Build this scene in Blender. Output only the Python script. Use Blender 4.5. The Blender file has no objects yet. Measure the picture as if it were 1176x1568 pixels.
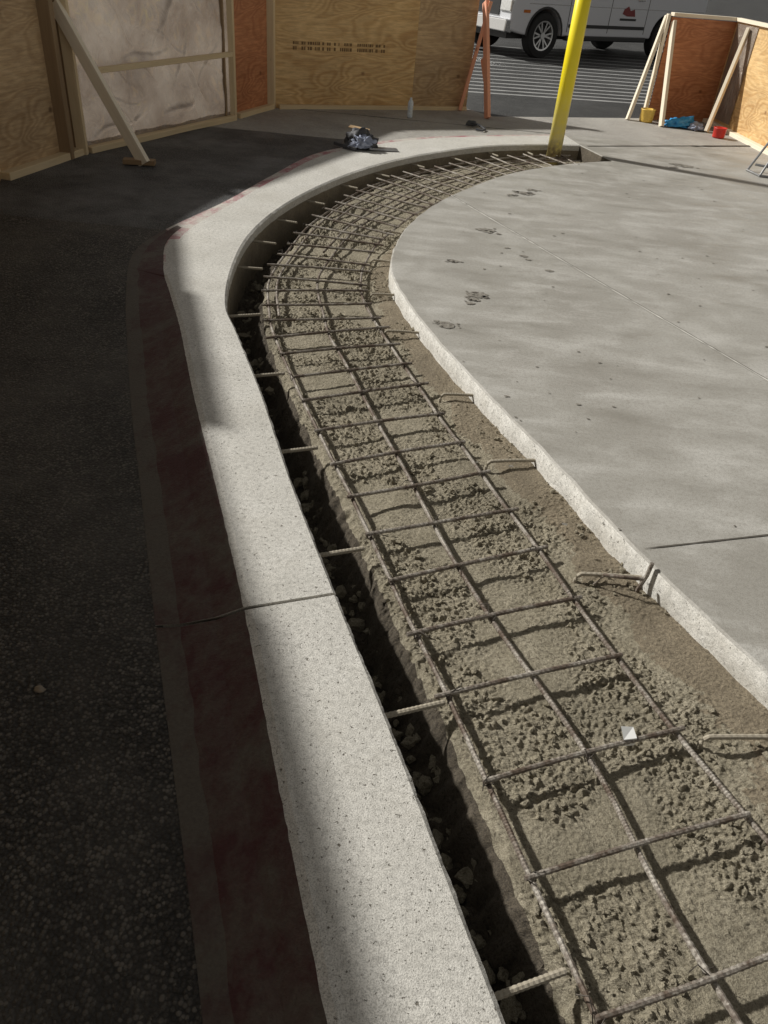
import bpy, bmesh, math, random
import numpy as np
from mathutils import Vector, Matrix, noise
random.seed(7)
scene=bpy.context.scene
COL=scene.collection
# ------------------------------------------------------------------ camera
p=math.radians(36.5); r=math.radians(5.5)
sp,cp,sr,cr=math.sin(p),math.cos(p),math.sin(r),math.cos(r)
X=Vector((1,0,0)); U0=Vector((0,sp,cp)); Fw=Vector((0,cp,-sp))
R_=X*cr+U0*sr; U_=-X*sr+U0*cr
cam=bpy.data.cameras.new('camera'); co=bpy.data.objects.new('camera',cam); COL.objects.link(co)
m=Matrix((R_,U_,-Fw)).transposed().to_4x4(); m.translation=Vector((0,0,1.70)); co.matrix_world=m
cam.sensor_fit='VERTICAL'; cam.sensor_height=36; cam.lens=1179/1568*36; cam.clip_end=1000; cam.clip_start=.02
scene.camera=co
# ------------------------------------------------------------------ light
SD=Vector((-.93,.37,0)).normalized(); EL=math.radians(36)
sunv=SD*math.cos(EL)+Vector((0,0,math.sin(EL)))
L=bpy.data.lights.new('sun','SUN'); L.energy=4.7; L.angle=math.radians(2.4); L.color=(1,.975,.92)
lo=bpy.data.objects.new('sun',L); COL.objects.link(lo); lo.rotation_euler=sunv.to_track_quat('Z','Y').to_euler()
W=bpy.data.worlds.new('World'); scene.world=W; W.use_nodes=True
nt=W.node_tree; nt.nodes.clear()
sky=nt.nodes.new('ShaderNodeTexSky'); sky.sky_type='NISHITA'; sky.sun_disc=False; sky.sun_elevation=EL; sky.sun_rotation=math.atan2(SD.x,SD.y)
hs=nt.nodes.new('ShaderNodeHueSaturation'); hs.inputs['Saturation'].default_value=.10
tint=nt.nodes.new('ShaderNodeMix'); tint.data_type='RGBA'; tint.blend_type='MULTIPLY'; tint.inputs[0].default_value=1; tint.inputs[7].default_value=(1,.955,.88,1)
bg=nt.nodes.new('ShaderNodeBackground'); bg.inputs[1].default_value=.062
ow=nt.nodes.new('ShaderNodeOutputWorld')
nt.links.new(sky.outputs[0],hs.inputs['Color']); nt.links.new(hs.outputs[0],tint.inputs[6]); nt.links.new(tint.outputs[2],bg.inputs[0]); nt.links.new(bg.outputs[0],ow.inputs[0])
scene.view_settings.view_transform='Standard'; scene.view_settings.look='None'; scene.view_settings.exposure=0
# ------------------------------------------------------------------ material helpers
class MT:
    def __init__(s,name,rough=.8,metal=0,coord='pos'):
        s.m=bpy.data.materials.new(name); s.m.use_nodes=True; s.nt=s.m.node_tree
        s.b=s.nt.nodes['Principled BSDF']; s.b.inputs['Roughness'].default_value=rough; s.b.inputs['Metallic'].default_value=metal
        if coord=='pos': s.v=s.nt.nodes.new('ShaderNodeNewGeometry').outputs['Position']
        else: s.v=s.nt.nodes.new('ShaderNodeTexCoord').outputs['Object']
    def lk(s,a,b): s.nt.links.new(a,b)
    def mapv(s,scale=(1,1,1),loc=(0,0,0),rot=(0,0,0)):
        n=s.nt.nodes.new('ShaderNodeMapping'); n.inputs['Scale'].default_value=scale; n.inputs['Location'].default_value=loc; n.inputs['Rotation'].default_value=rot
        s.lk(s.v,n.inputs[0]); return n.outputs[0]
    def noise(s,scale,detail=4,rough=.6,vec=None,dist=0):
        n=s.nt.nodes.new('ShaderNodeTexNoise'); n.inputs['Scale'].default_value=scale; n.inputs['Detail'].default_value=min(detail,5); n.inputs['Roughness'].default_value=rough; n.inputs['Distortion'].default_value=dist
        s.lk(vec or s.v,n.inputs['Vector']); return n.outputs['Fac']
    def vor(s,scale,vec=None,out='Distance',rnd=1):
        n=s.nt.nodes.new('ShaderNodeTexVoronoi'); n.inputs['Scale'].default_value=scale; n.inputs['Randomness'].default_value=rnd
        s.lk(vec or s.v,n.inputs['Vector']); return n.outputs[out]
    def ramp(s,fac,stops):
        n=s.nt.nodes.new('ShaderNodeValToRGB'); e=n.color_ramp.elements
        while len(e)<len(stops): e.new(.5)
        for i,(q,c) in enumerate(stops):
            e[i].position=q
            if not hasattr(c,'__len__'): c=(c,c,c)
            e[i].color=(*c[:3],1)
        s.lk(fac,n.inputs[0]); return n.outputs[0]
    def mix(s,fac,a,b,mode='MIX'):
        n=s.nt.nodes.new('ShaderNodeMix'); n.data_type='RGBA'; n.blend_type=mode
        for i,v in ((0,fac),(6,a),(7,b)):
            if hasattr(v,'is_linked'): s.lk(v,n.inputs[i])
            elif i==0: n.inputs[0].default_value=v
            else: n.inputs[i].default_value=(*v[:3],1)
        return n.outputs[2]
    def math(s,op,a,b):
        n=s.nt.nodes.new('ShaderNodeMath'); n.operation=op
        for i,v in enumerate((a,b)):
            if hasattr(v,'is_linked'): s.lk(v,n.inputs[i])
            else: n.inputs[i].default_value=v
        return n.outputs[0]
    def bump(s,h,strength=.5,dist=.01):
        n=s.nt.nodes.new('ShaderNodeBump'); n.inputs['Strength'].default_value=strength; n.inputs['Distance'].default_value=dist
        s.lk(h,n.inputs['Height']); s.lk(n.outputs[0],s.b.inputs['Normal'])
    def col(s,c):
        if hasattr(c,'is_linked'): s.lk(c,s.b.inputs['Base Color'])
        else: s.b.inputs['Base Color'].default_value=(*c[:3],1)
def plain(name,c,rough=.6,metal=0,var=.25,scale=30):
    t=MT(name,rough,metal,'obj'); f=t.noise(scale,3)
    t.col(t.mix(f,[x*(1-var) for x in c],[min(1,x*(1+var)) for x in c])); return t.m
def asphalt(name,base,spec,big=.5):
    t=MT(name,.62)
    v=t.vor(95); n=t.noise(150,3,.7); bigN=t.noise(1.1,5,.65); mid=t.noise(6,4,.6)
    c=t.ramp(n,[(.35,[x*.35 for x in base]),(.55,base),(.70,[x*1.8 for x in base])])
    rnd=t.vor(95,out='Color')
    sepn=t.nt.nodes.new('ShaderNodeSeparateColor'); t.lk(rnd,sepn.inputs[0])
    c=t.mix(t.ramp(sepn.outputs[0],[(.5,0),(1,.9)]),c,spec)
    c=t.mix(t.ramp(v,[(.40,0),(.7,.9)]),c,[x*.2 for x in base])
    c=t.mix(t.ramp(bigN,[(.42,.0),(.62,big)]),c,[x*2.4+.01 for x in base])
    c=t.mix(t.ramp(mid,[(.3,.5),(.55,0)]),c,[x*.35 for x in base])
    t.col(c); t.bump(t.math('SUBTRACT',n,t.math('MULTIPLY',v,1.2)),1.0,.009); return t.m
mAsph=asphalt('asphalt',(.056,.051,.044),(.22,.20,.17),.5)
mAsphFar=asphalt('asphalt_parking',(.045,.045,.043),(.09,.09,.09),.3)
mPave=asphalt('dark_pavement',(.095,.095,.095),(.14,.14,.14),.5)
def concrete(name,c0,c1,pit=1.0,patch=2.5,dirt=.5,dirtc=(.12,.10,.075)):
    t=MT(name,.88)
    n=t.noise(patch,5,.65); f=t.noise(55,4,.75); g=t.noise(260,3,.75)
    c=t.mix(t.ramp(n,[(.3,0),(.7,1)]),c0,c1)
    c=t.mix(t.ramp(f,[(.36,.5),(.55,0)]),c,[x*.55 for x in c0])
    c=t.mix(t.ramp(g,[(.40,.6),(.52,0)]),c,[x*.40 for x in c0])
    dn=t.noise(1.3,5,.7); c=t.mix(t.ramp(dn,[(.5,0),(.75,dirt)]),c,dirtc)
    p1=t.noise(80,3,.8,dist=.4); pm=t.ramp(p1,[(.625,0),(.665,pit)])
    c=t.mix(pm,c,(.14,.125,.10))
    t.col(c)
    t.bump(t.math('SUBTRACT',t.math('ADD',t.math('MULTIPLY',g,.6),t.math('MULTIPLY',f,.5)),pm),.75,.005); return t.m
mCurb=concrete('curb_concrete',(.57,.55,.50),(.74,.72,.67),1,2.5,.35,(.42,.39,.33))
def slabmat():
    t=MT('slab_concrete',.7)
    big=t.noise(.8,5,.6); mid=t.noise(3.2,5,.65,dist=.25); f=t.noise(60,4,.7); g=t.noise(240,2,.7)
    sm=t.noise(1.8,5,.62,vec=t.mapv((1,2.6,1),rot=(0,0,.45)),dist=.2)
    c=t.mix(t.ramp(big,[(.35,0),(.65,1)]),(.31,.295,.262),(.41,.395,.36))
    c=t.mix(t.ramp(mid,[(.50,0),(.70,.45)]),c,(.54,.525,.49))
    c=t.mix(t.ramp(sm,[(.52,0),(.66,.5)]),c,(.56,.545,.51))
    c=t.mix(t.ramp(sm,[(.30,.55),(.46,0)]),c,(.22,.205,.175))
    c=t.mix(t.ramp(f,[(.35,.35),(.55,0)]),c,(.18,.165,.14))
    c=t.mix(t.ramp(g,[(.36,.45),(.56,0)]),c,(.17,.155,.13))
    sp2=t.noise(28,4,.75); c=t.mix(t.ramp(sp2,[(.66,0),(.72,.5)]),c,(.16,.145,.12))
    t.col(c); t.bump(t.math('ADD',f,t.math('MULTIPLY',g,.5)),.4,.003)
    t.lk(t.ramp(sm,[(.35,.5),(.65,.85)]),t.b.inputs['Roughness']); return t.m
mSlab=slabmat()
mEdge=concrete('slab_edge_concrete',(.60,.58,.53),(.84,.82,.77),1,9,.6,(.36,.32,.25))
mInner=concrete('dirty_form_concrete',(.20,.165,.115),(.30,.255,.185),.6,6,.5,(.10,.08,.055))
mApron=concrete('apron_concrete',(.35,.33,.30),(.50,.48,.44),.6,1.5,.6,(.19,.175,.15))  # concrete tone raised to paint in lamp light missing on the back floor
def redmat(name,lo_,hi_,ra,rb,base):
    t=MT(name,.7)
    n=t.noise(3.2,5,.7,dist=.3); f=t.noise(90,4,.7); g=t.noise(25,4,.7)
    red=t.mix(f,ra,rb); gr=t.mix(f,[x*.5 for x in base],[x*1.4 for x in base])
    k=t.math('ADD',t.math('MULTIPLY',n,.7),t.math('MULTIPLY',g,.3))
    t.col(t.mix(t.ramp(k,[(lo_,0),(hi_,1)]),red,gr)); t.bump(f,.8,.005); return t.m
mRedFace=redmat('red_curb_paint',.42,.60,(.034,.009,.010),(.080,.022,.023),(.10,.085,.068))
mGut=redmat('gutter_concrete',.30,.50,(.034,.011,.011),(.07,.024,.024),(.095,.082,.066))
mRedFade=redmat('faded_red_paint',.42,.55,(.26,.08,.10),(.44,.20,.22),(.52,.49,.44))
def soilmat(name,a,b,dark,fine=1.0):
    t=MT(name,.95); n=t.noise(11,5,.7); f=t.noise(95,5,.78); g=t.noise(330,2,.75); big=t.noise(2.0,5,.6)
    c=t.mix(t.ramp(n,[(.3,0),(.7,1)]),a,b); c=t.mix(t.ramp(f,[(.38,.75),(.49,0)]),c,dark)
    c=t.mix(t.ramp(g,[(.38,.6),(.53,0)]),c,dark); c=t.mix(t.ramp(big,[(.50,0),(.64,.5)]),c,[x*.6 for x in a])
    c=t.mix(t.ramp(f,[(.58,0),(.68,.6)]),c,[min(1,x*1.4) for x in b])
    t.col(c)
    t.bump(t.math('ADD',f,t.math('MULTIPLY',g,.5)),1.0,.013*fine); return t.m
mSoil=soilmat('sandy_soil',(.37,.325,.23),(.52,.465,.35),(.12,.10,.068))
mDamp=soilmat('damp_soil',(.25,.205,.14),(.34,.285,.20),(.10,.08,.055),.7)
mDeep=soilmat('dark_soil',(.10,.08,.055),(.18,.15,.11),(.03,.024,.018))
# ------------------------------------------------------------------ mesh helpers
def obj(name,verts,faces,mats,midx=None,smooth=False,parent=None):
    me=bpy.data.meshes.new(name); me.from_pydata([tuple(v) for v in verts],[],faces)
    for mm in (mats if isinstance(mats,(list,tuple)) else [mats]): me.materials.append(mm)
    if midx is not None: me.polygons.foreach_set('material_index',midx)
    if smooth: me.polygons.foreach_set('use_smooth',[True]*len(me.polygons))
    me.update(); o=bpy.data.objects.new(name,me); COL.objects.link(o)
    if parent: o.parent=parent
    return o
def empty(name,loc=(0,0,0)):
    e=bpy.data.objects.new(name,None); COL.objects.link(e); e.location=loc; return e
def gridfaces(n,mm):
    return [(i*mm+j,i*mm+j+1,(i+1)*mm+j+1,(i+1)*mm+j) for i in range(n-1) for j in range(mm-1)]
def cat(pts,t):
    n=len(pts); i=min(max(int(math.floor(t)),0),n-2); u=t-i
    P=[pts[max(i-1,0)],pts[i],pts[i+1],pts[min(i+2,n-1)]]
    return tuple(.5*((2*P[1][k])+(-P[0][k]+P[2][k])*u+(2*P[0][k]-5*P[1][k]+4*P[2][k]-P[3][k])*u*u+(-P[0][k]+3*P[1][k]-3*P[2][k]+P[3][k])*u**3) for k in range(2))
def ss(a,b,x):
    t=min(1,max(0,(x-a)/(b-a))); return t*t*(3-2*t)
def zg(y): return -.13+.122*ss(3.3,5.1,y)
gut=[(.4,-1.2),(-.26,.60),(-.47,1.15),(-.70,1.74),(-.95,2.40),(-1.21,3.08),(-1.45,3.76),(-1.61,4.25),(-1.74,4.80),(-1.68,5.3),(-1.45,6.1),(-1.25,7.0),(-1.0,7.97),(-.57,8.65),(.03,9.27),(.88,9.80),(1.68,10.22)]
out_=[(.68,-1.25),(.03,.55),(-.175,1.13),(-.385,1.74),(-.63,2.40),(-.885,3.07),(-1.13,3.75),(-1.3,4.17),(-1.47,4.6),(-1.59,5.2),(-1.42,6.1),(-1.22,7.0),(-.98,7.95),(-.55,8.63),(.05,9.25),(.9,9.78),(1.7,10.2)]
inn=[(1.06,-1.22),(.34,.64),(.10,1.27),(-.13,1.84),(-.36,2.43),(-.61,3.13),(-.85,3.74),(-.99,4.11),(-1.08,4.7),(-1.1,5.37),(-1.01,6.06),(-.8,6.8),(-.47,7.57),(0,8.32),(.69,9.07),(1.37,9.48),(1.82,9.64)]
L0=[(1.25,-1.0),(.55,.68),(.33,1.29),(.08,1.92),(-.14,2.5),(-.36,3.04),(-.6,3.67),(-.76,4.17),(-.86,4.75),(-.83,5.4),(-.74,6.1),(-.53,6.9),(-.23,7.6),(.25,8.28),(.83,8.91),(1.4,9.3),(1.87,9.5)]
Mb=[(1.6,-.9),(.85,.72),(.64,1.33),(.36,1.93),(.14,2.51),(-.05,3.05),(-.31,3.75),(-.45,4.22),(-.56,4.8),(-.52,5.35),(-.42,5.95),(-.18,6.64),(.1,7.3),(.52,7.97),(1.02,8.69),(1.5,9.05),(1.93,9.3)]
Rb=[(1.9,-.75),(1.2,.85),(.91,1.46),(.65,2.09),(.41,2.70),(.2,3.25),(-.03,3.87),(-.2,4.38),(-.29,4.83),(-.28,5.35),(-.17,5.92),(.04,6.58),(.32,7.13),(.75,7.75),(1.2,8.4),(1.6,8.85),(2.0,9.1)]
slb=[(2.4,-.6),(1.62,.95),(1.21,1.67),(.94,2.19),(.67,2.82),(.42,3.37),(.14,4.05),(-.05,4.65),(-.11,5.0),(-.10,5.4),(-.03,5.9),(.16,6.55),(.46,7.2),(.9,7.93),(1.47,8.53),(1.9,8.85),(2.07,8.93)]
# ------------------------------------------------------------------ ground sheet with the site cut out
def fill(name,loops,mat_,z):
    bm=bmesh.new(); ed=[]
    for lp in loops:
        vs=[bm.verts.new((x,y,z(x,y))) for x,y in lp]
        for i in range(len(vs)): ed.append(bm.edges.new((vs[i],vs[(i+1)%len(vs)])))
    bmesh.ops.triangle_fill(bm,edges=ed,use_beauty=True)
    for f in bm.faces:
        if f.normal.z<0: f.normal_flip()
    me=bpy.data.meshes.new(name); bm.to_mesh(me); bm.free(); me.materials.append(mat_)
    o=bpy.data.objects.new(name,me); COL.objects.link(o); return o
hole=[(-9,-1.25),(-9,1),(-9,3.3),(-9,4.2),(-9,5.1),(-9,7),(-9,10.22),(9,10.22),(9,5),(9,-1.25)]
fill('ground',[[(-500,-500),(500,-500),(500,700),(-500,700)],hole],mAsphFar,lambda x,y: zg(y) if abs(x)<20 and abs(y)<20 else -.012)
obj('subsoil',[(-9,-1.3,-.45),(9,-1.3,-.45),(9,10.3,-.45),(-9,10.3,-.45)],[(0,1,2,3)],mDeep)
def pave(name,t0,t1,mt,n=160):
    V=[];cols=60
    for i in range(n):
        t=t0+(t1-t0)*i/(n-1); gx,gy=cat(gut,t); gx+=.025*ss(4.6,3.8,gy) if gy<4.6 else 0
        for j in range(cols):
            u=(j/(cols-1))**1.5; x=gx+(-9-gx)*u
            V.append((x,gy,zg(gy)+.006*noise.noise(Vector((x*1.5,gy*1.5,0)))*min(1,u*12)))
    return obj(name,V,gridfaces(n,cols),mt,smooth=True)
pave('asphalt_road',0,9.0,mAsph); pave('asphalt_pavement',9.0,13.2,mPave,80)
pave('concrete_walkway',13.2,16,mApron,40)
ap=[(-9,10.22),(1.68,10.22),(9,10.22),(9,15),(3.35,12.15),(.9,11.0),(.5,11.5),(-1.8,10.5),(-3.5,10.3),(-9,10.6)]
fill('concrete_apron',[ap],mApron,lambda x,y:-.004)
# ------------------------------------------------------------------ curb
def curbpart(name,t0,t1,parent,n):
    V=[];mi=[]
    for i in range(n):
        t=t0+(t1-t0)*i/(n-1); g=cat(gut,t);o=cat(out_,t);q=cat(inn,t)
        z0=zg(g[1])-.01
        jit=.004*noise.noise(Vector((t*9,0,0)))+.002*noise.noise(Vector((t*40,0,0)))
        oj=.003*noise.noise(Vector((t*14,7,0)))
        o=(o[0]+oj,o[1])
        row=[(g[0],g[1],z0-.04),(g[0],g[1],z0+.012)]
        for kx,kz in ((.26+.05*noise.noise(Vector((t*5,3,0))),.14),(.62,.52),(.92,1)):
            row.append((g[0]+(o[0]-g[0])*kx,g[1]+(o[1]-g[1])*kx,(z0+.012)+(-.010-z0-.012)*kz if z0<-.04 else z0+.012+(-.002-z0-.012)*kz))
        for j in range(9):
            u=j/8*.965
            row.append((o[0]+(q[0]-o[0])*u,o[1]+(q[1]-o[1])*u,.0015*noise.noise(Vector((o[0]*5,o[1]*5+u,3)))))
        row.append((q[0]+jit,q[1],-.009)); row.append((q[0]+jit,q[1],-.06)); row.append((q[0]+jit*2,q[1],-.40))
        nc=len(row); V+=row
    F=gridfaces(n,nc)
    for i in range(n-1):
        t=t0+(t1-t0)*i/(n-1)
        for j in range(nc-1):
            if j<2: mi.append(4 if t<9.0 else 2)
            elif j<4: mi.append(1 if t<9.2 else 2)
            elif j<6 and t>8.1+.8*(j-4)+.3*noise.noise(Vector((t*3,j,0))): mi.append(2)
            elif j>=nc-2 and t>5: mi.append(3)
            else: mi.append(0)
    F.append(tuple(range(nc))[::-1]); F.append(tuple(range((n-1)*nc,n*nc))); mi+= [0,0]
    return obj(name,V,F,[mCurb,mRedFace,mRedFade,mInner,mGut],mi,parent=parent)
curb=empty('concrete_curb')
curbpart('curb_section_near',0,2.980,curb,220); curbpart('curb_section_far',3.0,16,curb,500)
# ------------------------------------------------------------------ slab
def slab():
    V=[];n=900;cols=10
    for i in range(n):
        t=.0+16*i/(n-1); x0,y0=cat(slb,t)
        x0+=.008*noise.noise(Vector((t*5,1,0)))+.0012*noise.noise(Vector((t*14,3,0)))
        b=.006*noise.noise(Vector((t*4,9,0)))
        V+= [(x0-.01+b,y0,-.40),(x0-.006+b,y0-.002,-.075),(x0-.002,y0-.001,-.007),(x0+.007,y0,0)]
        for j in range(1,cols): V.append((x0+(9-x0)*(j/(cols-1))**1.5,y0,0))
    nc=3+cols
    for (x0,y0) in [(1.82,9.66),(1.7,10.22)]:
        V+=[(x0,y0,-.4),(x0,y0,-.07),(x0,y0,-.008),(x0+.006,y0,0)]+[(x0+(9-x0)*(j/(cols-1))**1.5,y0,0) for j in range(1,cols)]
    n+=2
    F=gridfaces(n,nc); mi=[]
    for k in range(len(F)):
        j=k%(nc-1); i=k//(nc-1); mi.append((2 if i>=n-3 else 1) if j<2 else 0)
    o=obj('concrete_slab',V,[f[::-1] for f in F],[mSlab,mEdge,mDeep],mi)
    o.data.polygons.foreach_set('use_smooth',[(k%(nc-1))<2 for k in range(len(F))])
    return o
sl=slab()
mJoint=plain('joint_filler',(.09,.08,.065),.9); mJointL=plain('joint_dust',(.66,.64,.59),.9)
def strip(name,pts,w,z,mt,parent=None,jit=0):
    V=[];n=len(pts)
    for i,(x,y) in enumerate(pts):
        a=pts[max(i-1,0)];b=pts[min(i+1,n-1)];d=Vector((b[0]-a[0],b[1]-a[1])).normalized();nx,ny=-d.y,d.x
        w1=w*(1+jit*noise.noise(Vector((x*20,y*20,0)))); 
        V+=[(x+nx*w1/2,y+ny*w1/2,z),(x-nx*w1/2,y-ny*w1/2,z)]
    return obj(name,V,[(2*i,2*i+1,2*i+3,2*i+2) for i in range(n-1)],mt,parent=parent)
def lin(a,b,n): return [(a[0]+(b[0]-a[0])*i/n,a[1]+(b[1]-a[1])*i/n) for i in range(n+1)]
strip('control_joint',lin((.31,6.89),(3.6,.6),160),.008,.004,mJointL,sl,1.3)
strip('control_joint_edge',lin((.320,6.895),(3.610,.605),160),.008,.002,mJoint,sl,1.3)
strip('control_joint_2',lin((.955,2.225),(5,3.5),60),.007,.003,mJoint,sl,1.2)
strip('slab_back_line',lin((1.9,9.62),(5.4,11.25),40),.045,.003,mJoint,sl,.8)  # dark strip across the back of the slab, in the joint colour
def splats():
    V=[];F=[]
    sp=[(.46,4.61,.05),(.42,4.53,.03),(.98,7.2,.06),(.85,7.1,.03),(1.05,7.35,.035),(.57,5.98,.05),(.39,4.46,.02),(.25,4.11,.04),(.95,5.19,.02),(2.87,9.03,.07),(2.7,8.9,.03),(.7,5.6,.015),(.8,5.45,.02),(.83,5.38,.016),(.3,5.2,.03)]
    for _ in range(130): sp.append((random.uniform(.2,2.8),random.uniform(2.3,9),random.uniform(.002,.010)))
    for x,y,rad in sp:
        ph=random.random()*50
        for q_,ox,oy in [(1,0,0)]+[(random.uniform(.1,.35),random.uniform(-2,2),random.uniform(-1.3,1.3)) for _ in range(7 if rad>.02 else 0)]:
            b=len(V);n=40;cx,cy=x+ox*rad,y+oy*rad
            V.append((cx,cy,.0035)); r0=rad*q_
            for k in range(n):
                a=k/n*6.283; q=r0*max(.4,(1+.6*noise.fractal(Vector((math.cos(a)*1.1+ph,math.sin(a)*1.1,ph+ox)),.8,2,5)))
                V.append((cx+math.cos(a)*q*1.3,cy+math.sin(a)*q*.9,.0035))
            F+=[(b,b+1+k,b+1+(k+1)%n) for k in range(n)]
    t=MT('dirt_stain',.9); f=t.noise(45,4,.7); t.col(t.mix(t.ramp(f,[(.35,0),(.65,1)]),(.10,.088,.07),(.28,.26,.225)))
    return obj('dirt_stains',V,F,t.m,parent=sl)
splats()
# ------------------------------------------------------------------ trench soil
def soil():
    ts=list(np.arange(.7,4,1/200))+list(np.arange(4,9,1/100))+list(np.arange(9,16.001,1/45))
    ca=34; cb=160; V=[]; M_=[]
    VZ=noise.voronoi
    for t in ts:
        a=cat(inn,t);b=cat(L0,t);mm_=cat(Mb,t);rr=cat(Rb,t);s=cat(slb,t)
        far=ss(13.5,15.5,t)
        for j in range(ca+cb+1):
            if j<ca:
                u=j/ca; x=a[0]+(b[0]-a[0])*u-.02*(1-u); y=a[1]+(b[1]-a[1])*u
                k=ss(.5,.97,u+.14*noise.noise(Vector((x*6,y*6,0)))+.08*noise.noise(Vector((x*25,y*25,0))))
                z=-.33+(.205)*k; w=0
            else:
                u=(j-ca)/cb*3
                P=[b,mm_,rr,(s[0]+.03,s[1])]; i=min(int(u),2);f=u-i
                x=P[i][0]+(P[i+1][0]-P[i][0])*f;y=P[i][1]+(P[i+1][1]-P[i][1])*f;k=1
                w=ss(2.1,2.6,u+.35*noise.noise(Vector((x*4,y*4,2))))
                z=-.125+.018*w
            z+=far*(-.02)
            v=Vector((x,y,0))
            msk=ss(-.35,.15,noise.noise(v*3.0+Vector((4,2,0))))*(1-.7*w)
            z+=.010*noise.fractal(v*5,1,2,3)*(.6+.4*k)
            if t<11:
                vd=v+Vector((noise.noise(v*60),noise.noise(v*60+Vector((5,5,5))),0))*.009
                d1=VZ(vd*44)[0][0]; h=max(0,1-d1*1.8)
                d2=VZ(vd*95)[0][0]; h2=max(0,1-d2*1.8)
                amp=.55+1.3*noise.noise(v*20+Vector((1,7,0)))
                z+=(.020*h*max(.05,amp)+.006*h2)*(.15+.85*msk)
            z+=.007*noise.noise(v*70)*(.25+.75*msk)+.003*noise.noise(v*150)*(.4+.6*msk)
            if k<1: z+=.05*abs(noise.noise(v*14))*(1-k)
            V.append((x,y,z)); M_.append(w)
    nc=ca+cb+1; F=gridfaces(len(ts),nc)
    mi=[]
    for k,f in enumerate(F):
        j=k%(nc-1)
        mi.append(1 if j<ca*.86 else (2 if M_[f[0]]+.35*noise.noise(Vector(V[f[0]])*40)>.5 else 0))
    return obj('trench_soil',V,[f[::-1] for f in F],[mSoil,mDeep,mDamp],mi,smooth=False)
so=soil()
def bedz(x,y):
    v=Vector((x,y,0)); return -.125+.010*noise.fractal(v*5,1,2,3)
def clods():
    V=[];F=[]
    ico=bmesh.new(); bmesh.ops.create_icosphere(ico,subdivisions=2,radius=1); ico.verts.ensure_lookup_table()
    iv=[v.co.copy() for v in ico.verts]; iff=[tuple(v.index for v in f.verts) for f in ico.faces]; ico.free()
    for _ in range(2600):
        t=.9+9*random.random()**1.6; w=random.random()*3
        P=[cat(L0,t),cat(Mb,t),cat(Rb,t),cat(slb,t)]
        i=min(int(w),2);f=w-i; x=P[i][0]+(P[i+1][0]-P[i][0])*f; y=P[i][1]+(P[i+1][1]-P[i][1])*f
        if noise.noise(Vector((x*3,y*3,0))+Vector((4,2,0)))<-.1 : continue
        s=.003+.009*random.random()**2.5 ; z=bedz(x,y)+.008+(.018*ss(2.2,2.8,w))
        if random.random()<.2:
            a=cat(inn,t);b=P[0];q=.15+.6*random.random(); x,y=a[0]+(b[0]-a[0])*q,a[1]+(b[1]-a[1])*q; z=-.31+.1*ss(.5,.9,q); s*=2.6
        b0=len(V);o=Vector((random.random()*99,0,0)); ax,ay,az=[random.uniform(.6,1.4) for _ in range(3)]
        for c in iv:
            k=s*(1+.9*noise.noise(c*1.1+o)); V.append((x+c.x*k*ax,y+c.y*k*ay,z+c.z*k*az*.8))
        F+=[tuple(b0+q for q in f_) for f_ in iff]
    return obj('soil_clods',V,F,mSoil,smooth=False)
clods()
# ------------------------------------------------------------------ rebar
def rebm():
    t=MT('rebar_steel',.6,.25,'pos'); n=t.noise(9,5,.75); f=t.noise(160,3)
    c=t.mix(t.ramp(n,[(.42,0),(.6,1)]),(.12,.088,.065),(.42,.39,.34)); c=t.mix(t.ramp(f,[(.4,.6),(.6,0)]),c,(.08,.055,.04)); t.col(c); t.bump(f,.5,.002); return t.m
mBar=rebm()
def dustm():
    t=MT('dusty_rebar',.9,0,'pos'); f=t.noise(120,4); t.col(t.mix(f,(.20,.165,.115),(.46,.42,.34))); t.bump(f,.5,.003); return t.m
mDust=dustm()
def tube(V,F,pts,rad,sides=8,rib=0,cap=True):
    pts=[Vector(q) for q in pts]; n=len(pts); b0=len(V)
    for i,q in enumerate(pts):
        d=(pts[min(i+1,n-1)]-pts[max(i-1,0)]).normalized()
        up=Vector((0,0,1)) if abs(d.z)<.9 else Vector((1,0,0))
        s=d.cross(up).normalized(); w=s.cross(d)
        rr=rad*(1+(rib if i%2 else -rib*.5))
        for k in range(sides):
            a=k/sides*6.2832; V.append(q+s*math.cos(a)*rr+w*math.sin(a)*rr)
    for i in range(n-1):
        for k in range(sides):
            F.append((b0+i*sides+k,b0+i*sides+(k+1)%sides,b0+(i+1)*sides+(k+1)%sides,b0+(i+1)*sides+k))
    if cap: F.append(tuple(b0+k for k in range(sides))); F.append(tuple(b0+(n-1)*sides+k for k in range(sides))[::-1])
mat_root=empty('rebar_mat')
ZB=-.080; RAD=.0076
def longbar(name,C,off=0,t0=.6,t1=15.6,dz=0,ph=0):
    V=[];F=[];t=t0;pts=[]
    while t<t1:
        a=cat(C,t);b=cat(C,min(t+.02,16));d=Vector((b[0]-a[0],b[1]-a[1])).normalized()
        w=.009*noise.noise(Vector((t*1.3,ph,0)))+off
        pts.append((a[0]-d.y*w,a[1]+d.x*w,ZB+dz+.010*noise.noise(Vector((t*1.1,ph,5)))))
        t+=.009 if t<5 else .06
    tube(V,F,pts,RAD,8,.12); return obj(name,V,F,mBar,smooth=False,parent=mat_root)
longbar('long_bar_1',L0,0,ph=1); longbar('long_bar_2',Mb,0,ph=7); longbar('long_bar_3',Rb,0,ph=13)
longbar('lap_bar_1',L0,-.055,7,13,.004,20); longbar('lap_bar_2',Mb,.07,9,15.5,.004,24); longbar('lap_bar_3',L0,-.14,10,15.4,.004,28)
tl=[(.66,.40),(.54,.69),(.42,.98),(.33,1.23),(.20,1.50),(.11,1.74),(.04,1.99),(-.06,2.23),(-.15,2.46),(-.24,2.68),(-.34,2.93),(-.43,3.20),(-.51,3.44),(-.61,3.68)]
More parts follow.
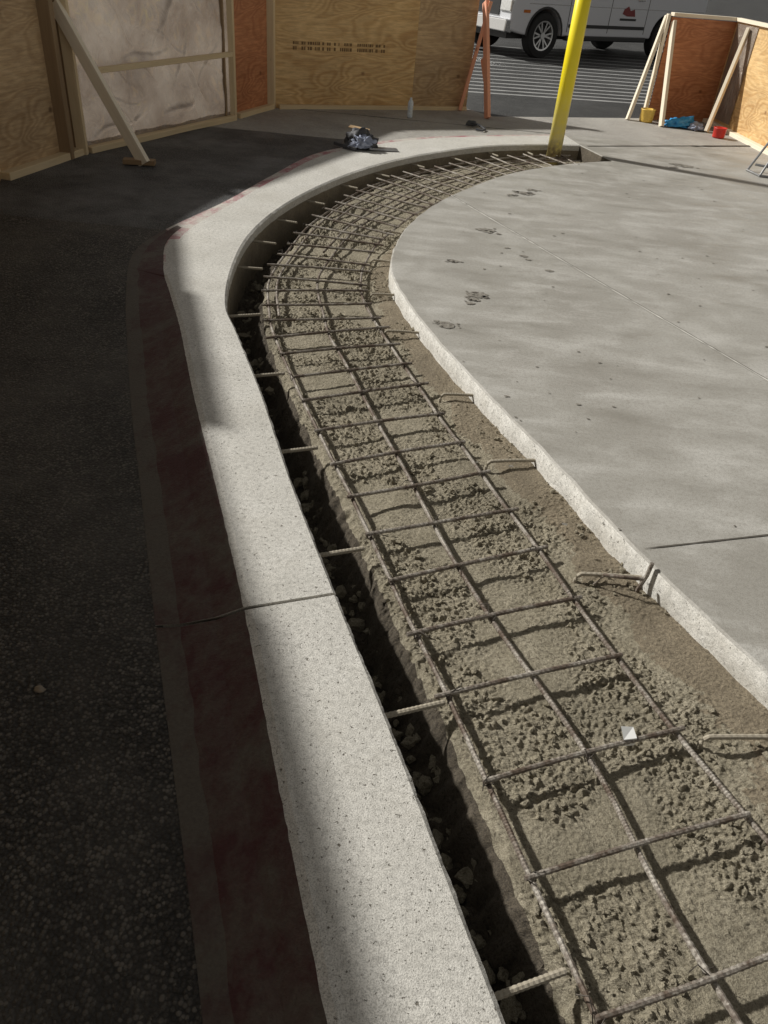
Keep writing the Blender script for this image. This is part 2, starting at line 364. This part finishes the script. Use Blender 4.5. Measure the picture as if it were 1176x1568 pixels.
tr=[(1.2,.7),(1.10,.91),(1.03,1.21),(.93,1.48),(.80,1.75),(.71,2.01),(.62,2.27),(.53,2.50),(.43,2.75),(.33,2.97),(.24,3.22),(.16,3.51),(.07,3.71),(0,3.94)]
cross=list(zip(tl,tr))
t=6.4;last=None
while t<15.4:
    a=cat(L0,t)
    if last is None or math.hypot(a[0]-last[0],a[1]-last[1])>.205+.05*random.random():
        b=cat(Rb,t+random.uniform(-.1,.1)); e=.04+.06*random.random()
        cross.append(((a[0]+(a[0]-b[0])*e,a[1]+(a[1]-b[1])*e),(b[0]+(b[0]-a[0])*e,b[1]+(b[1]-a[1])*e))); last=a
    t+=.01
V=[];F=[]
for i,(a,b) in enumerate(cross):
    n=70 if i<12 else 14; z=ZB+2*RAD*.95; dz=random.uniform(-.010,.010);bow=random.uniform(-.010,.010)
    pts=[(a[0]+(b[0]-a[0])*k/n,a[1]+(b[1]-a[1])*k/n+bow*math.sin(k/n*3.14),z+dz*(k/n-.5)) for k in range(n+1)]
    tube(V,F,pts,RAD,8,.12)
obj('cross_bars',V,F,mBar,parent=mat_root)
V=[];F=[]
def nearest(C,a,b):
    best=None
    for k in range(0,1600):
        t=k/100; q=cat(C,t)
        dx,dy=b[0]-a[0],b[1]-a[1]; L2=dx*dx+dy*dy; u=((q[0]-a[0])*dx+(q[1]-a[1])*dy)/L2
        d=math.hypot(q[0]-a[0]-u*dx,q[1]-a[1]-u*dy)
        if -.05<u<1.05 and (best is None or d<best[0]): best=(d,q)
    return best
for i,(a,b) in enumerate(cross):
    if i>26: break
    for C in (L0,Mb,Rb):
        bb=nearest(C,a,b)
        if bb and bb[0]<.02 and random.random()<.8:
            q=bb[1]; ph=random.random()*3
            pts=[(q[0]+.014*math.cos(ph+k*.9)*(1 if k%2 else .8),q[1]+.014*math.sin(ph+k*.9),ZB+.008+.014*math.sin(k*1.7)) for k in range(9)]
            e=random.random()*6.28; ll=random.uniform(.8,1.6)
            pts+= [(q[0]+.03*ll*math.cos(e),q[1]+.03*ll*math.sin(e),ZB+.03),(q[0]+.045*ll*math.cos(e+.3),q[1]+.045*ll*math.sin(e+.3),ZB+.015)]
            tube(V,F,pts,.0016,5)
obj('tie_wires',V,F,plain('tie_wire',(.06,.05,.04),.6,.5),parent=mat_root)
V=[];F=[]
ends=[((.49,.78),.14),((.23,1.49),.15),((-.06,2.16),.15),((-.31,2.81),.15),((-.56,3.47),.16),((-.81,4.17),.17)]
def inner_normal(t):
    a=cat(inn,t-.02);b=cat(inn,min(16,t+.02)); d=Vector((b[0]-a[0],b[1]-a[1])).normalized(); return Vector((d.y,-d.x))
def dow(q,nv,l,z=-.07):
    n=40; s=Vector((q[0],q[1]))-nv*l
    tube(V,F,[(s.x+(q[0]-s.x)*k/n,s.y+(q[1]-s.y)*k/n,z) for k in range(n+1)],.0085,8,.1)
for (q,l) in ends: dow(q,Vector((.92,.38)),l+.12)
for tt in (8.3,9.1,9.9,10.7,11.5,12.2,12.9,13.5,14.1,14.7):
    a=cat(inn,tt);nv=inner_normal(tt); dow((a[0]+nv.x*.16,a[1]+nv.y*.16),nv,.3)
for (a,b) in [((1.34,1.50),(1.00,1.46)),((1.02,2.16),(.73,2.14)),((.68,2.90),(.44,2.84)),((.43,3.45),(.24,3.42)),((.12,4.15),(-.08,4.12)),((-.02,4.7),(-.2,4.66)),((-.05,5.3),(-.24,5.3)),((-.0,5.95),(-.2,6.0)),((.35,6.9),(.2,7.05)),((.8,7.7),(.66,7.85))]:
    n=30; pts=[(a[0]+(b[0]-a[0])*k/n,a[1]+(b[1]-a[1])*k/n,-.080+.006*math.sin(k/n*2)) for k in range(n+1)]
    e=Vector((b[0]-a[0],b[1]-a[1])).normalized()
    pts+=[(b[0]+e.x*.01,b[1]+e.y*.01,-.085),(b[0]+e.x*.016,b[1]+e.y*.016,-.1),(b[0]+e.x*.018,b[1]+e.y*.018,-.13)]
    tube(V,F,pts,.0078,8,.1)
obj('dowel_bars',V,F,mDust)
V=[];F=[]
tube(V,F,[(.955,2.12,.02),(.95,2.115,-.03),(.935,2.11,-.09),(.93,2.11,-.12)],.008,8); tube(V,F,[(.93,2.09,-.03),(.86,2.09,-.03),(.80,2.11,-.045),(.78,2.12,-.10)],.007,8)
obj('bent_dowel',V,F,mBar)
obj('paper_scrap',[(.735,1.405,-.055),(.775,1.415,-.055),(.77,1.45,-.05),(.73,1.44,-.04),(.735,1.405,-.085),(.775,1.415,-.088)],[(0,1,2,3),(4,5,1,0)],plain('white_paper',(.8,.8,.78),.6,var=.03))
# ------------------------------------------------------------------ fences
def plym(name,a,b,dark):
    t=MT(name,.6,0,'obj')
    dv=t.mapv((.9,1,3.0))
    n1=t.noise(1.1,2,.4,vec=dv,dist=.5)
    s=t.math('SINE',t.math('MULTIPLY',n1,95.),0.)
    s=t.math('MULTIPLY',t.math('ADD',s,1.),.5)
    fine=t.noise(60,4,.7,vec=t.mapv((.10,1,1)))
    msk=t.noise(1.7,3,.5)
    c=t.mix(t.math('MULTIPLY',t.ramp(s,[(.1,0),(.9,1)]),t.ramp(msk,[(.35,.25),(.6,.9)])),a,b); c=t.mix(t.ramp(fine,[(.35,.45),(.6,0)]),c,dark)
    k=t.vor(2.1,vec=t.mapv((1,.01,1.2))); c=t.mix(t.ramp(k,[(.035,1),(.075,0)]),c,dark)
    big=t.noise(2,4,.6); c=t.mix(t.ramp(big,[(.4,.0),(.7,.35)]),c,dark)
    t.col(c); t.bump(fine,.2,.002); return t.m
mPly=plym('plywood_tan',(.80,.56,.27),(.60,.36,.14),(.28,.15,.06))
mPlyR=plym('plywood_red',(.60,.26,.12),(.44,.16,.065),(.2,.06,.02))
mPlyD=plym('plywood_brown',(.62,.44,.25),(.46,.30,.15),(.17,.10,.05))
def lum(name,a,b):
    t=MT(name,.7,0,'obj'); n=t.noise(30,5,.6,vec=t.mapv((.08,1,1)),dist=.5); k=t.vor(3,vec=t.mapv((1,2,2)))
    c=t.mix(n,a,b); c=t.mix(t.ramp(k,[(.03,.8),(.08,0)]),c,[x*.35 for x in b]); t.col(c); t.bump(n,.2,.002); return t.m
mLum=lum('lumber_pine',(.78,.64,.42),(.56,.42,.24)); mLumO=lum('lumber_orange_paint',(.90,.46,.31),(.75,.32,.19)); mLumW=lum('lumber_pale',(.88,.80,.66),(.7,.6,.45)); mLumD=lum('lumber_dark',(.32,.22,.12),(.2,.13,.07))
def plam():
    t=MT('plastic_sheeting',.2,0,'obj'); n=t.noise(2.0,4,.5); c=t.mix(t.ramp(n,[(.3,0),(.7,1)]),(.24,.185,.145),(.46,.395,.335)); t.col(c)
    t.bump(t.noise(5,4,.6,vec=t.mapv((1,1,.5)),dist=2.5),.9,.06)
    t.b.inputs['Coat Weight'].default_value=1; t.b.inputs['Coat Roughness'].default_value=.06
    tr=t.nt.nodes.new('ShaderNodeBsdfTranslucent'); t.lk(c,tr.inputs[0]); mx=t.nt.nodes.new('ShaderNodeMixShader'); mx.inputs[0].default_value=.22
    o=t.nt.nodes['Material Output']; t.lk(t.b.outputs[0],mx.inputs[1]); t.lk(tr.outputs[0],mx.inputs[2]); t.lk(mx.outputs[0],o.inputs[0]); return t.m
mPla=plam()
def box(name,p0,p1,w,h,mt,parent,up=Vector((0,0,1))):
    p0=Vector(p0);p1=Vector(p1);d=p1-p0;Lg=d.length;x=d.normalized()
    if abs(x.dot(up))>.95: up=Vector((0,1,0))
    y=up.cross(x).normalized(); z=x.cross(y)
    bm=bmesh.new(); bmesh.ops.create_cube(bm,size=1)
    for v in bm.verts: v.co=Vector((v.co.x*Lg,v.co.y*w,v.co.z*h))
    bmesh.ops.bevel(bm,geom=bm.edges[:],offset=min(w,h)*.06,segments=1,affect='EDGES')
    me=bpy.data.meshes.new(name); bm.to_mesh(me); bm.free(); me.materials.append(mt)
    o=bpy.data.objects.new(name,me); COL.objects.link(o); M4=Matrix((x,y,z)).transposed().to_4x4(); M4.translation=(p0+p1)/2; o.matrix_world=M4
    if parent: o.parent=parent
    return o
def panel(name,a,b,z0,z1,mt,par,off=0,th=.015):
    d=Vector((b[0]-a[0],b[1]-a[1],0)).normalized(); n=Vector((d.y,-d.x,0))*off
    zm=(z0+z1)/2
    return box(name,(a[0]+n.x,a[1]+n.y,zm),(b[0]+n.x,b[1]+n.y,zm),th,z1-z0,mt,par)
def sheet(name,a,b,z0,z1,par,off,amp=.02,seed=0,mt=None):
    d=Vector((b[0]-a[0],b[1]-a[1],0)); Lg=d.length; d.normalize(); n=Vector((d.y,-d.x,0)); nx,nz=160,100;V=[]
    rnd=random.Random(seed)
    folds=[(rnd.random()*Lg,rnd.random()*(z1-z0),rnd.uniform(0,6.28),rnd.uniform(.010,.025),rnd.uniform(.15,.6),rnd.uniform(-1,1.5)) for _ in range(34)]
    for i in range(nx):
        for j in range(nz):
            u=i/(nx-1);v=j/(nz-1); q=Vector((a[0],a[1],0))+d*(Lg*u); X_=u*Lg; Z_=v*(z1-z0)
            e=min(1,min(u,1-u,v,1-v)*8)
            f=.9*noise.noise(Vector((X_*1.8+seed,Z_*2.4,seed)))+.4*noise.noise(Vector((X_*5,Z_*4,seed+3)))+.18*noise.noise(Vector((X_*11,Z_*9,seed+3)))
            for fx,fz,an,wd,ln,am in folds:
                ca_,sa_=math.cos(an),math.sin(an); al=(X_-fx)*ca_+(Z_-fz)*sa_; ac=-(X_-fx)*sa_+(Z_-fz)*ca_+.03*math.sin(al*9)
                if abs(al)<ln and abs(ac)<wd*4: f+=am*.45*math.exp(-(ac/wd)**2)*(1-(al/ln)**2)
            q+=n*(off+amp*f*e); V.append((q.x,q.y,z0+(z1-z0)*v))
    return obj(name,V,gridfaces(nx,nz),mt or mPla,smooth=True,parent=par)
HF=1.22
fl=empty('plywood_fence')
pts_off=[(-.9,-.6),(-1.46,1.24),(-1.86,2.30),(-2.30,3.4),(-2.80,4.85),(-3.2,6.14)]
hts=[1.22,1.22,1.18,1.27,1.22]
for i in range(5): 
    panel('plywood_sheet_%d'%i,pts_off[i],pts_off[i+1],-.16,hts[i],mPly,fl)
    box('post_near_%d'%i,(pts_off[i][0],pts_off[i][1],-.16),(pts_off[i][0],pts_off[i][1],1.17),.06,.089,mLum,fl)
A0=(-3.2,6.14);A1=(-2.99,7.17);A2=(-2.09,9.31);A3=(-1.83,10.12)
panel('plywood_sheet_left',A0,A1,-.04,HF,mPlyD,fl)
panel('bottom_plate_1',A0,A1,-.03,.045,mLum,fl,.05,.09)
box('stud_0',(-3.23,6.14,-.04),(-3.23,6.14,HF-.002),.08,.08,mLum,fl)
box('stud_1',(-2.93,7.14,-.03),(-2.93,7.14,HF-.003),.09,.05,mLum,fl)
box('stud_1b',(-3.0,6.95,-.03),(-3.0,6.95,HF-.004),.13,.08,mLumD,fl)
box('stud_1c',(-3.0,7.17,-.04),(-3.0,7.17,HF-.006),.06,.10,mLumD,fl)
sheet('plastic_sheet',(-2.97,7.2),(-2.10,9.28),.01,HF,fl,.03,.05,3)
panel('backing_board',(-3.02,7.2),(-2.13,9.33),-.04,.16,mPlyD,fl,-.05)
panel('bottom_plate_2',(-2.94,7.22),(-2.09,9.27),-.03,.04,mLum,fl,.04,.09)
panel('mid_rail',(-2.90,7.3),(-2.12,9.22),.60,.645,mLum,fl,.085,.04)
panel('top_rail',(-2.95,7.2),(-2.10,9.28),HF-.02,HF+.02,mLum,fl,.05,.09)
box('stud_2',(-2.06,9.28,-.02),(-2.06,9.28,HF-.005),.06,.09,mLum,fl)
box('stud_2b',(-2.13,9.16,-.02),(-2.13,9.16,HF-.007),.05,.05,mLumD,fl)
box('stud_2c',(-2.10,9.33,-.04),(-2.10,9.33,HF-.009),.05,.12,mLumD,fl)
panel('plywood_sheet_red',(-2.09,9.33),A3,-.04,HF,mPlyR,fl)
panel('bottom_plate_3',(-2.07,9.36),A3,-.02,.04,mLum,fl,.04,.08)
box('corner_post',(-1.80,10.14,-.04),(-1.80,10.14,HF),.10,.10,mLum,fl)
panel('plywood_sheet_back',(-1.80,10.17),(-.15,11.0),-.04,HF,mPly,fl)
panel('plywood_sheet_back2',(-.155,11.0),(.56,11.36),-.04,HF-.002,mPlyD,fl,.004)
panel('bottom_plate_4',(-1.72,10.18),(.54,11.32),-.03,.035,mLum,fl,.035,.07)
V=[];F=[]
d=Vector((1.65,.83,0)).normalized(); nrm=Vector((d.y,-d.x,0))
u=.22
while u<1.40:
    w=random.uniform(.008,.03)
    if random.random()<.85:
        for z,hh in ((.60,.035),(.655,.03)):
            if random.random()<.85:
                q=Vector((-1.80,10.17,0))+d*u+nrm*.0105; b=len(V); V+=[q+Vector((0,0,z)),q+d*w+Vector((0,0,z)),q+d*w+Vector((0,0,z+hh)),q+Vector((0,0,z+hh))]; F.append((b,b+1,b+2,b+3))
    u+=w+.009
obj('stamped_lettering',V,F,plain('stamp_ink',(.20,.12,.05),.8),parent=fl)
box('diagonal_brace',(-2.98,7.12,1.10),(-2.32,6.93,.01),.05,.10,mLumW,fl)
box('brace_foot_block',(-2.50,6.93,.02),(-2.24,6.97,.02),.09,.038,mLumD,fl)
box('end_brace_1',(.64,11.33,1.19),(.82,10.78,.0),.04,.12,mLumO,fl)
box('end_brace_2',(.70,11.30,1.20),(.48,11.22,.0),.04,.12,mLumO,fl)
box('end_brace_3',(.69,11.2,.60),(.80,10.92,.22),.03,.08,mLumO,fl)
fr=empty('plywood_fence.001')
C0=(3.08,11.95);C1=(4.02,12.25);C2=(4.28,9.6)
panel('plywood_sheet_red',C0,C1,-.03,HF-.03,mPlyR,fr)
panel('plywood_sheet_side',C1,C2,-.03,HF-.02,mPly,fr)
sheet('plastic_sheet',(4.02,12.15),(4.09,11.55),.08,HF-.04,fr,.02,.012,9)
box('top_rail_1',(C0[0],C0[1],HF),(C1[0],C1[1],HF),.09,.04,mLumW,fr); box('top_rail_2',(C1[0],C1[1],HF),(C2[0],C2[1],HF),.09,.04,mLumW,fr)
panel('bottom_plate',C1,C2,-.02,.04,mLumW,fr,.05,.09)
box('end_post',(3.03,11.93,0),(3.03,11.93,HF),.04,.09,mLumW,fr)
box('end_brace_1',(3.02,11.98,1.2),(2.78,11.75,0),.04,.09,mLumW,fr)
box('end_brace_2',(3.10,11.88,1.15),(3.17,11.45,0),.04,.09,mLumW,fr)
box('side_brace',(4.02,11.75,1.15),(3.74,11.35,0),.04,.09,mLumW,fr)
# ------------------------------------------------------------------ bollard
bm=bmesh.new(); bmesh.ops.create_cone(bm,cap_ends=True,segments=48,radius1=.078,radius2=.078,depth=2.2); bmesh.ops.translate(bm,verts=bm.verts,vec=(0,0,.9))
t=MT('yellow_paint',.3,0,'obj'); f=t.noise(12,5,.7); zs=t.nt.nodes.new('ShaderNodeSeparateXYZ'); t.lk(t.v,zs.inputs[0])
dm=t.math('MULTIPLY',t.ramp(zs.outputs[2],[(.0,1),(.62,0)]),t.ramp(f,[(.3,1),(.7,.4)])); c=t.mix(dm,(.98,.80,.02),(.70,.64,.42))
c=t.mix(t.math('MULTIPLY',t.ramp(zs.outputs[2],[(.0,1),(.12,0)]),t.ramp(f,[(.4,1),(.6,.3)])),c,(.2,.14,.06)); t.col(c)
me=bpy.data.meshes.new('yellow_bollard'); bm.to_mesh(me); bm.free(); me.materials.append(t.m); me.polygons.foreach_set('use_smooth',[len(q.vertices)==4 for q in me.polygons])
o=bpy.data.objects.new('yellow_bollard',me); COL.objects.link(o); o.location=(1.485,9.28,0)
ps=empty('parking_markings'); mStr=plain('worn_white_paint',(.28,.28,.275),.8,var=.5,scale=4)
for i in range(15):
    y=12.9+.33*i+.012*i*i; strip('stripe_%d'%i,lin((-.5,y-.15),(6.5,y+1.1),30),.10,-.008,mStr,ps,.4)
# ------------------------------------------------------------------ pickup truck
tk=empty('pickup_truck'); 
mW=plain('white_car_paint',(.66,.67,.70),.25,var=.04); mBlk=plain('black_plastic',(.02,.02,.02),.5); mGl=plain('dark_glass',(.01,.012,.015),.06); mTy=plain('tyre_rubber',(.018,.018,.018),.85); mRim=plain('alloy_wheel',(.62,.62,.62),.3,.8,.1); mChr=plain('chrome',(.7,.7,.7),.15,1,.05); mRd=plain('red_logo',(.22,.03,.03),.5); mLamp=plain('headlamp_glass',(.7,.7,.68),.08,.3); mAmb=plain('marker_lamp',(.5,.15,.02),.2)
def arch(cx,r0=.47,n=14): return [(cx+r0*math.cos(a),.40+r0*math.sin(a)) for a in [math.pi*k/n for k in range(n+1)]]
prof=[(-4.85,.55),(-4.85,1.28),(-3.02,1.30),(-.70,1.26),(-.55,1.24),(.55,1.12),(.86,1.02),(.92,.85),(.92,.48),(.6,.42)]
poly=prof+arch(0)+[(-.55,.40)]+[(-3.10,.40)]+arch(-3.65)+[(-4.3,.5)]
def extr(name,poly,y0,y1,mt,bev=.03,taper=None):
    bm=bmesh.new(); a=[bm.verts.new((x,y0,z)) for x,z in poly]; b=[bm.verts.new((x,y1,z)) for x,z in poly]; n=len(poly)
    bm.faces.new(a); bm.faces.new(b[::-1])
    for i in range(n): bm.faces.new((a[i],b[i],b[(i+1)%n],a[(i+1)%n]))
    if taper:
        for v in bm.verts: v.co.y*=1-taper*max(0,(v.co.z-1.25))
    bmesh.ops.recalc_face_normals(bm,faces=bm.faces)
    me=bpy.data.meshes.new(name); bm.to_mesh(me); bm.free(); me.materials.append(mt); o=bpy.data.objects.new(name,me); COL.objects.link(o); o.parent=tk
    if bev:
        md=o.modifiers.new('b','BEVEL'); md.width=bev; md.segments=3; md.limit_method='ANGLE'; md.angle_limit=math.radians(40)
    return o
extr('body',poly,-.97,.97,mW,.035)
extr('cab',[(-3.0,1.24),(-2.85,1.90),(-1.55,1.93),(-.62,1.24)],-.9,.9,mW,.05,.22)
extr('side_windows',[(-2.78,1.34),(-2.70,1.80),(-1.62,1.83),(-.95,1.34)],-.905,.905,mGl,0,.22)
extr('windshield',[(-.66,1.275),(-1.50,1.905),(-1.49,1.92),(-.62,1.285)],-.80,.80,mGl,0,.22)
extr('underbody',[(-4.7,.35),(-4.7,.6),(.8,.6),(.8,.32)],-.75,.75,mBlk,0)
extr('front_bumper',[(.86,.42),(.86,.66),(1.02,.66),(1.05,.45)],-.96,.96,mChr,.02)
extr('grille',[(.915,.70),(.915,1.0),(.935,1.0),(.94,.70)],-.60,.60,mBlk,0)
for s in (-1,1):
    extr('headlight',[(.80,.78),(.80,.98),(.945,.98),(.95,.78)],s*.63,s*.955,mLamp,.02)
    extr('side_step',[(-3.0,.33),(-3.0,.42),(-.6,.42),(-.6,.33)],s*.90,s*1.02,mBlk,.02)
    extr('mirror',[(-.95,1.30),(-.95,1.50),(-.80,1.48),(-.78,1.30)],s*.98,s*1.17,mBlk,.02)
    for xx in (-.62,-1.80,-2.93): extr('door_seam',[(xx,.48),(xx,1.24),(xx+.014,1.24),(xx+.014,.48)],s*.9715,s*.973,mBlk,0)
    extr('side_crease',[(-4.8,.93),(-4.8,.942),(.5,.942),(.5,.93)],s*.9713,s*.9735,mChr,0)
    extr('lower_moulding',[(-2.9,.56),(-2.9,.62),(-.64,.62),(-.64,.56)],s*.972,s*.985,mBlk,.005)
    for xx in (-1.65,-2.75): extr('door_handle',[(xx,1.08),(xx,1.12),(xx+.2,1.12),(xx+.2,1.08)],s*.975,s*1.0,mChr,.008)
    extr('logo',[(-2.55,.80),(-2.5,.93),(-2.38,.90),(-2.3,.98),(-2.18,.92),(-2.15,.84),(-2.3,.80)],s*.974,s*.9755,mRd,0)
    extr('logo_text',[(-2.6,.72),(-2.6,.76),(-2.1,.76),(-2.1,.72)],s*.974,s*.9755,mBlk,0)
    extr('marker_lamp',[(.45,.78),(.45,.83),(.62,.83),(.62,.78)],s*.972,s*.978,mAmb,0)
    extr('arch_trim',arch(0,.50)+arch(0,.465)[::-1],s*.972,s*.985,mBlk,0)
    for ax in (0,-3.65):
        bm=bmesh.new(); seg=40; prf=[(.25,.10),(.30,.115),(.385,.11),(.40,.08),(.40,-.08),(.385,-.11),(.25,-.11)]
        rings=[[bm.verts.new((math.cos(k/seg*6.2832)*rr,yy,math.sin(k/seg*6.2832)*rr)) for k in range(seg)] for rr,yy in prf]
        for i in range(len(prf)-1):
            for k in range(seg): bm.faces.new((rings[i][k],rings[i][(k+1)%seg],rings[i+1][(k+1)%seg],rings[i+1][k]))
        me=bpy.data.meshes.new('tyre'); bm.to_mesh(me); bm.free(); me.materials.append(mTy); o=bpy.data.objects.new('tyre',me); COL.objects.link(o); o.parent=tk; o.location=(ax,s*.86,.40)
        if s<0: o.scale=(1,-1,1)
        V=[];F=[]
        for k in range(seg):
            a0=k/seg*6.2832;a1=(k+1)/seg*6.2832;b=len(V)
            for rr,yy in ((.262,.105),(.235,.10),(.225,.0)): V+=[(rr*math.cos(a0),yy,rr*math.sin(a0)),(rr*math.cos(a1),yy,rr*math.sin(a1))]
            F+=[(b,b+1,b+3,b+2),(b+2,b+3,b+5,b+4)]
        for k in range(6):
            for da in (-.13,.13):
                a=k/6*6.2832; b=len(V); c=(math.cos(a),math.sin(a)); c2=(math.cos(a+da*1.6),math.sin(a+da*1.6)); pn=(-c[1],c[0])
                w=.016
                V+=[(c[0]*.04+pn[0]*w,.085,c[1]*.04+pn[1]*w),(c[0]*.04-pn[0]*w,.085,c[1]*.04-pn[1]*w),(c2[0]*.24-pn[0]*w,.095,c2[1]*.24-pn[1]*w),(c2[0]*.24+pn[0]*w,.095,c2[1]*.24+pn[1]*w)]; F.append((b,b+1,b+2,b+3))
        b=len(V); V+=[(.06*math.cos(k/12*6.2832),.097,.06*math.sin(k/12*6.2832)) for k in range(12)]; F.append(tuple(range(b,b+12)))
        o=obj('rim',V,F,mRim,parent=tk); o.location=(ax,s*.86,.40); 
        if s<0:o.scale=(1,-1,1)
        V=[(.24*math.cos(k/24*6.2832),.01,.24*math.sin(k/24*6.2832)) for k in range(24)]
        o=obj('brake_disc',V,[tuple(range(24))],mBlk,parent=tk); o.location=(ax,s*.86,.40)
        if s<0:o.scale=(1,-1,1)
yaw=math.radians(180+36); 
tk.rotation_euler=(0,0,yaw); wl=Matrix.Rotation(yaw,3,'Z')@Vector((0,.86,0)); tk.location=(2.22-wl.x,18.5-wl.y,-.012)
# ------------------------------------------------------------------ small items
def blob(name,loc,sc,mt,amp=.5,fr=2,parent=None,sub=4):
    bm=bmesh.new(); bmesh.ops.create_icosphere(bm,subdivisions=sub,radius=1)
    o_=Vector((loc[0]*7,loc[1]*3,0))
    for v in bm.verts:
        k=1+amp*noise.fractal(v.co*fr+o_,1,2,4); v.co=Vector((v.co.x*sc[0]*k,v.co.y*sc[1]*k,max(-.2,v.co.z)*sc[2]*k))
    me=bpy.data.meshes.new(name); bm.to_mesh(me); bm.free(); me.materials.append(mt); me.polygons.foreach_set('use_smooth',[True]*len(me.polygons))
    o=bpy.data.objects.new(name,me); COL.objects.link(o); o.location=loc
    if parent:o.parent=parent
    return o
mBlue=plain('blue_plastic',(.04,.30,.62),.35,var=.3); mDk=plain('dark_cloth',(.06,.06,.065),.7,var=.5); mRag=plain('blue_grey_rag',(.28,.31,.40),.7,var=.8,scale=12); mGrey=plain('grey_tool_metal',(.35,.35,.36),.35,.7)
tb=empty('tool_bag'); blob('bag_body',(-.60,8.42,.03),(.15,.12,.14),mDk,.6,2,tb); blob('rag',(-.57,8.30,.05),(.10,.06,.08),mRag,.9,2.5,tb)
box('tool_handle',(-.85,8.38,.03),(-.62,8.22,.02),.03,.03,mDk,tb); box('tool_blade',(-.50,8.33,.02),(-.22,8.42,.012),.07,.02,mGrey,tb); box('cardboard_flap',(-.72,8.52,.17),(-.52,8.5,.15),.12,.006,mPlyD,tb)
def lathe(name,prf,seg,mt,loc,sc=(1,1,1)):
    bm=bmesh.new()
    rings=[[bm.verts.new((math.cos(k/seg*6.2832)*rr,math.sin(k/seg*6.2832)*rr,z)) for k in range(seg)] for rr,z in prf]
    for i in range(len(prf)-1):
        for k in range(seg): bm.faces.new((rings[i][k],rings[i][(k+1)%seg],rings[i+1][(k+1)%seg],rings[i+1][k]))
    bmesh.ops.remove_doubles(bm,verts=bm.verts,dist=.0005)
    me=bpy.data.meshes.new(name); bm.to_mesh(me); bm.free(); me.materials.append(mt); me.polygons.foreach_set('use_smooth',[True]*len(me.polygons)); o=bpy.data.objects.new(name,me); COL.objects.link(o); o.location=loc; o.scale=sc
lathe('water_bottle',[(0,0),(.032,0),(.034,.01),(.034,.05),(.031,.08),(.034,.11),(.034,.15),(.028,.175),(.013,.195),(.013,.215),(0,.215)],20,plain('clear_plastic_label',(.6,.65,.7),.15,var=.4,scale=40),(-.15,10.35,0))
bp=[(0,.0),(.085,0),(.09,.02),(.095,.14),(.1,.145),(.1,.155),(.088,.155),(.08,.03),(0,.03)]
lathe('yellow_bucket',bp,28,plain('bucket_plastic',(.75,.5,.10),.4),(3.02,11.72,0))
lathe('red_bucket',bp,28,plain('red_plastic',(.55,.03,.02),.35),(3.80,11.02,0),(.85,.85,.75))
ht=empty('hand_tool'); V=[];F=[]; tube(V,F,[(.55,10.15,.03),(.62,10.12,.05),(.7,10.05,.03),(.75,9.98,.01),(.72,9.9,.01),(.64,9.93,.01)],.012,8); obj('cord',V,F,mDk,parent=ht); blob('grip',(.60,10.16,.02),(.07,.04,.04),mDk,.4,2,ht,3)
bb=empty('blue_bag'); blob('bag',(3.42,11.52,.03),(.17,.10,.08),mBlue,.7,2,bb); blob('bag_end',(3.62,11.42,.02),(.10,.08,.06),mRag,.6,2,bb)
V=[];F=[]
for pts in ([(3.55,9.1,.0),(3.72,9.2,.28),(3.85,9.25,.42)],[(3.60,8.85,.0),(3.75,9.0,.24),(3.85,9.05,.3),(4.2,9.1,.3)],[(3.58,9.0,.09),(3.9,8.8,.09)],[(3.55,9.1,.012),(3.60,8.85,.012),(4.1,8.8,.012)]): tube(V,F,pts,.012,8)
obj('folding_cart_frame',V,F,plain('grey_metal',(.3,.3,.3),.4,.8))
blob('stone',(-.95,1.44,zg(1.4)+.004),(.016,.011,.012),plain('stone_rock',(.3,.25,.19),.9),.4,1.5,None,3)
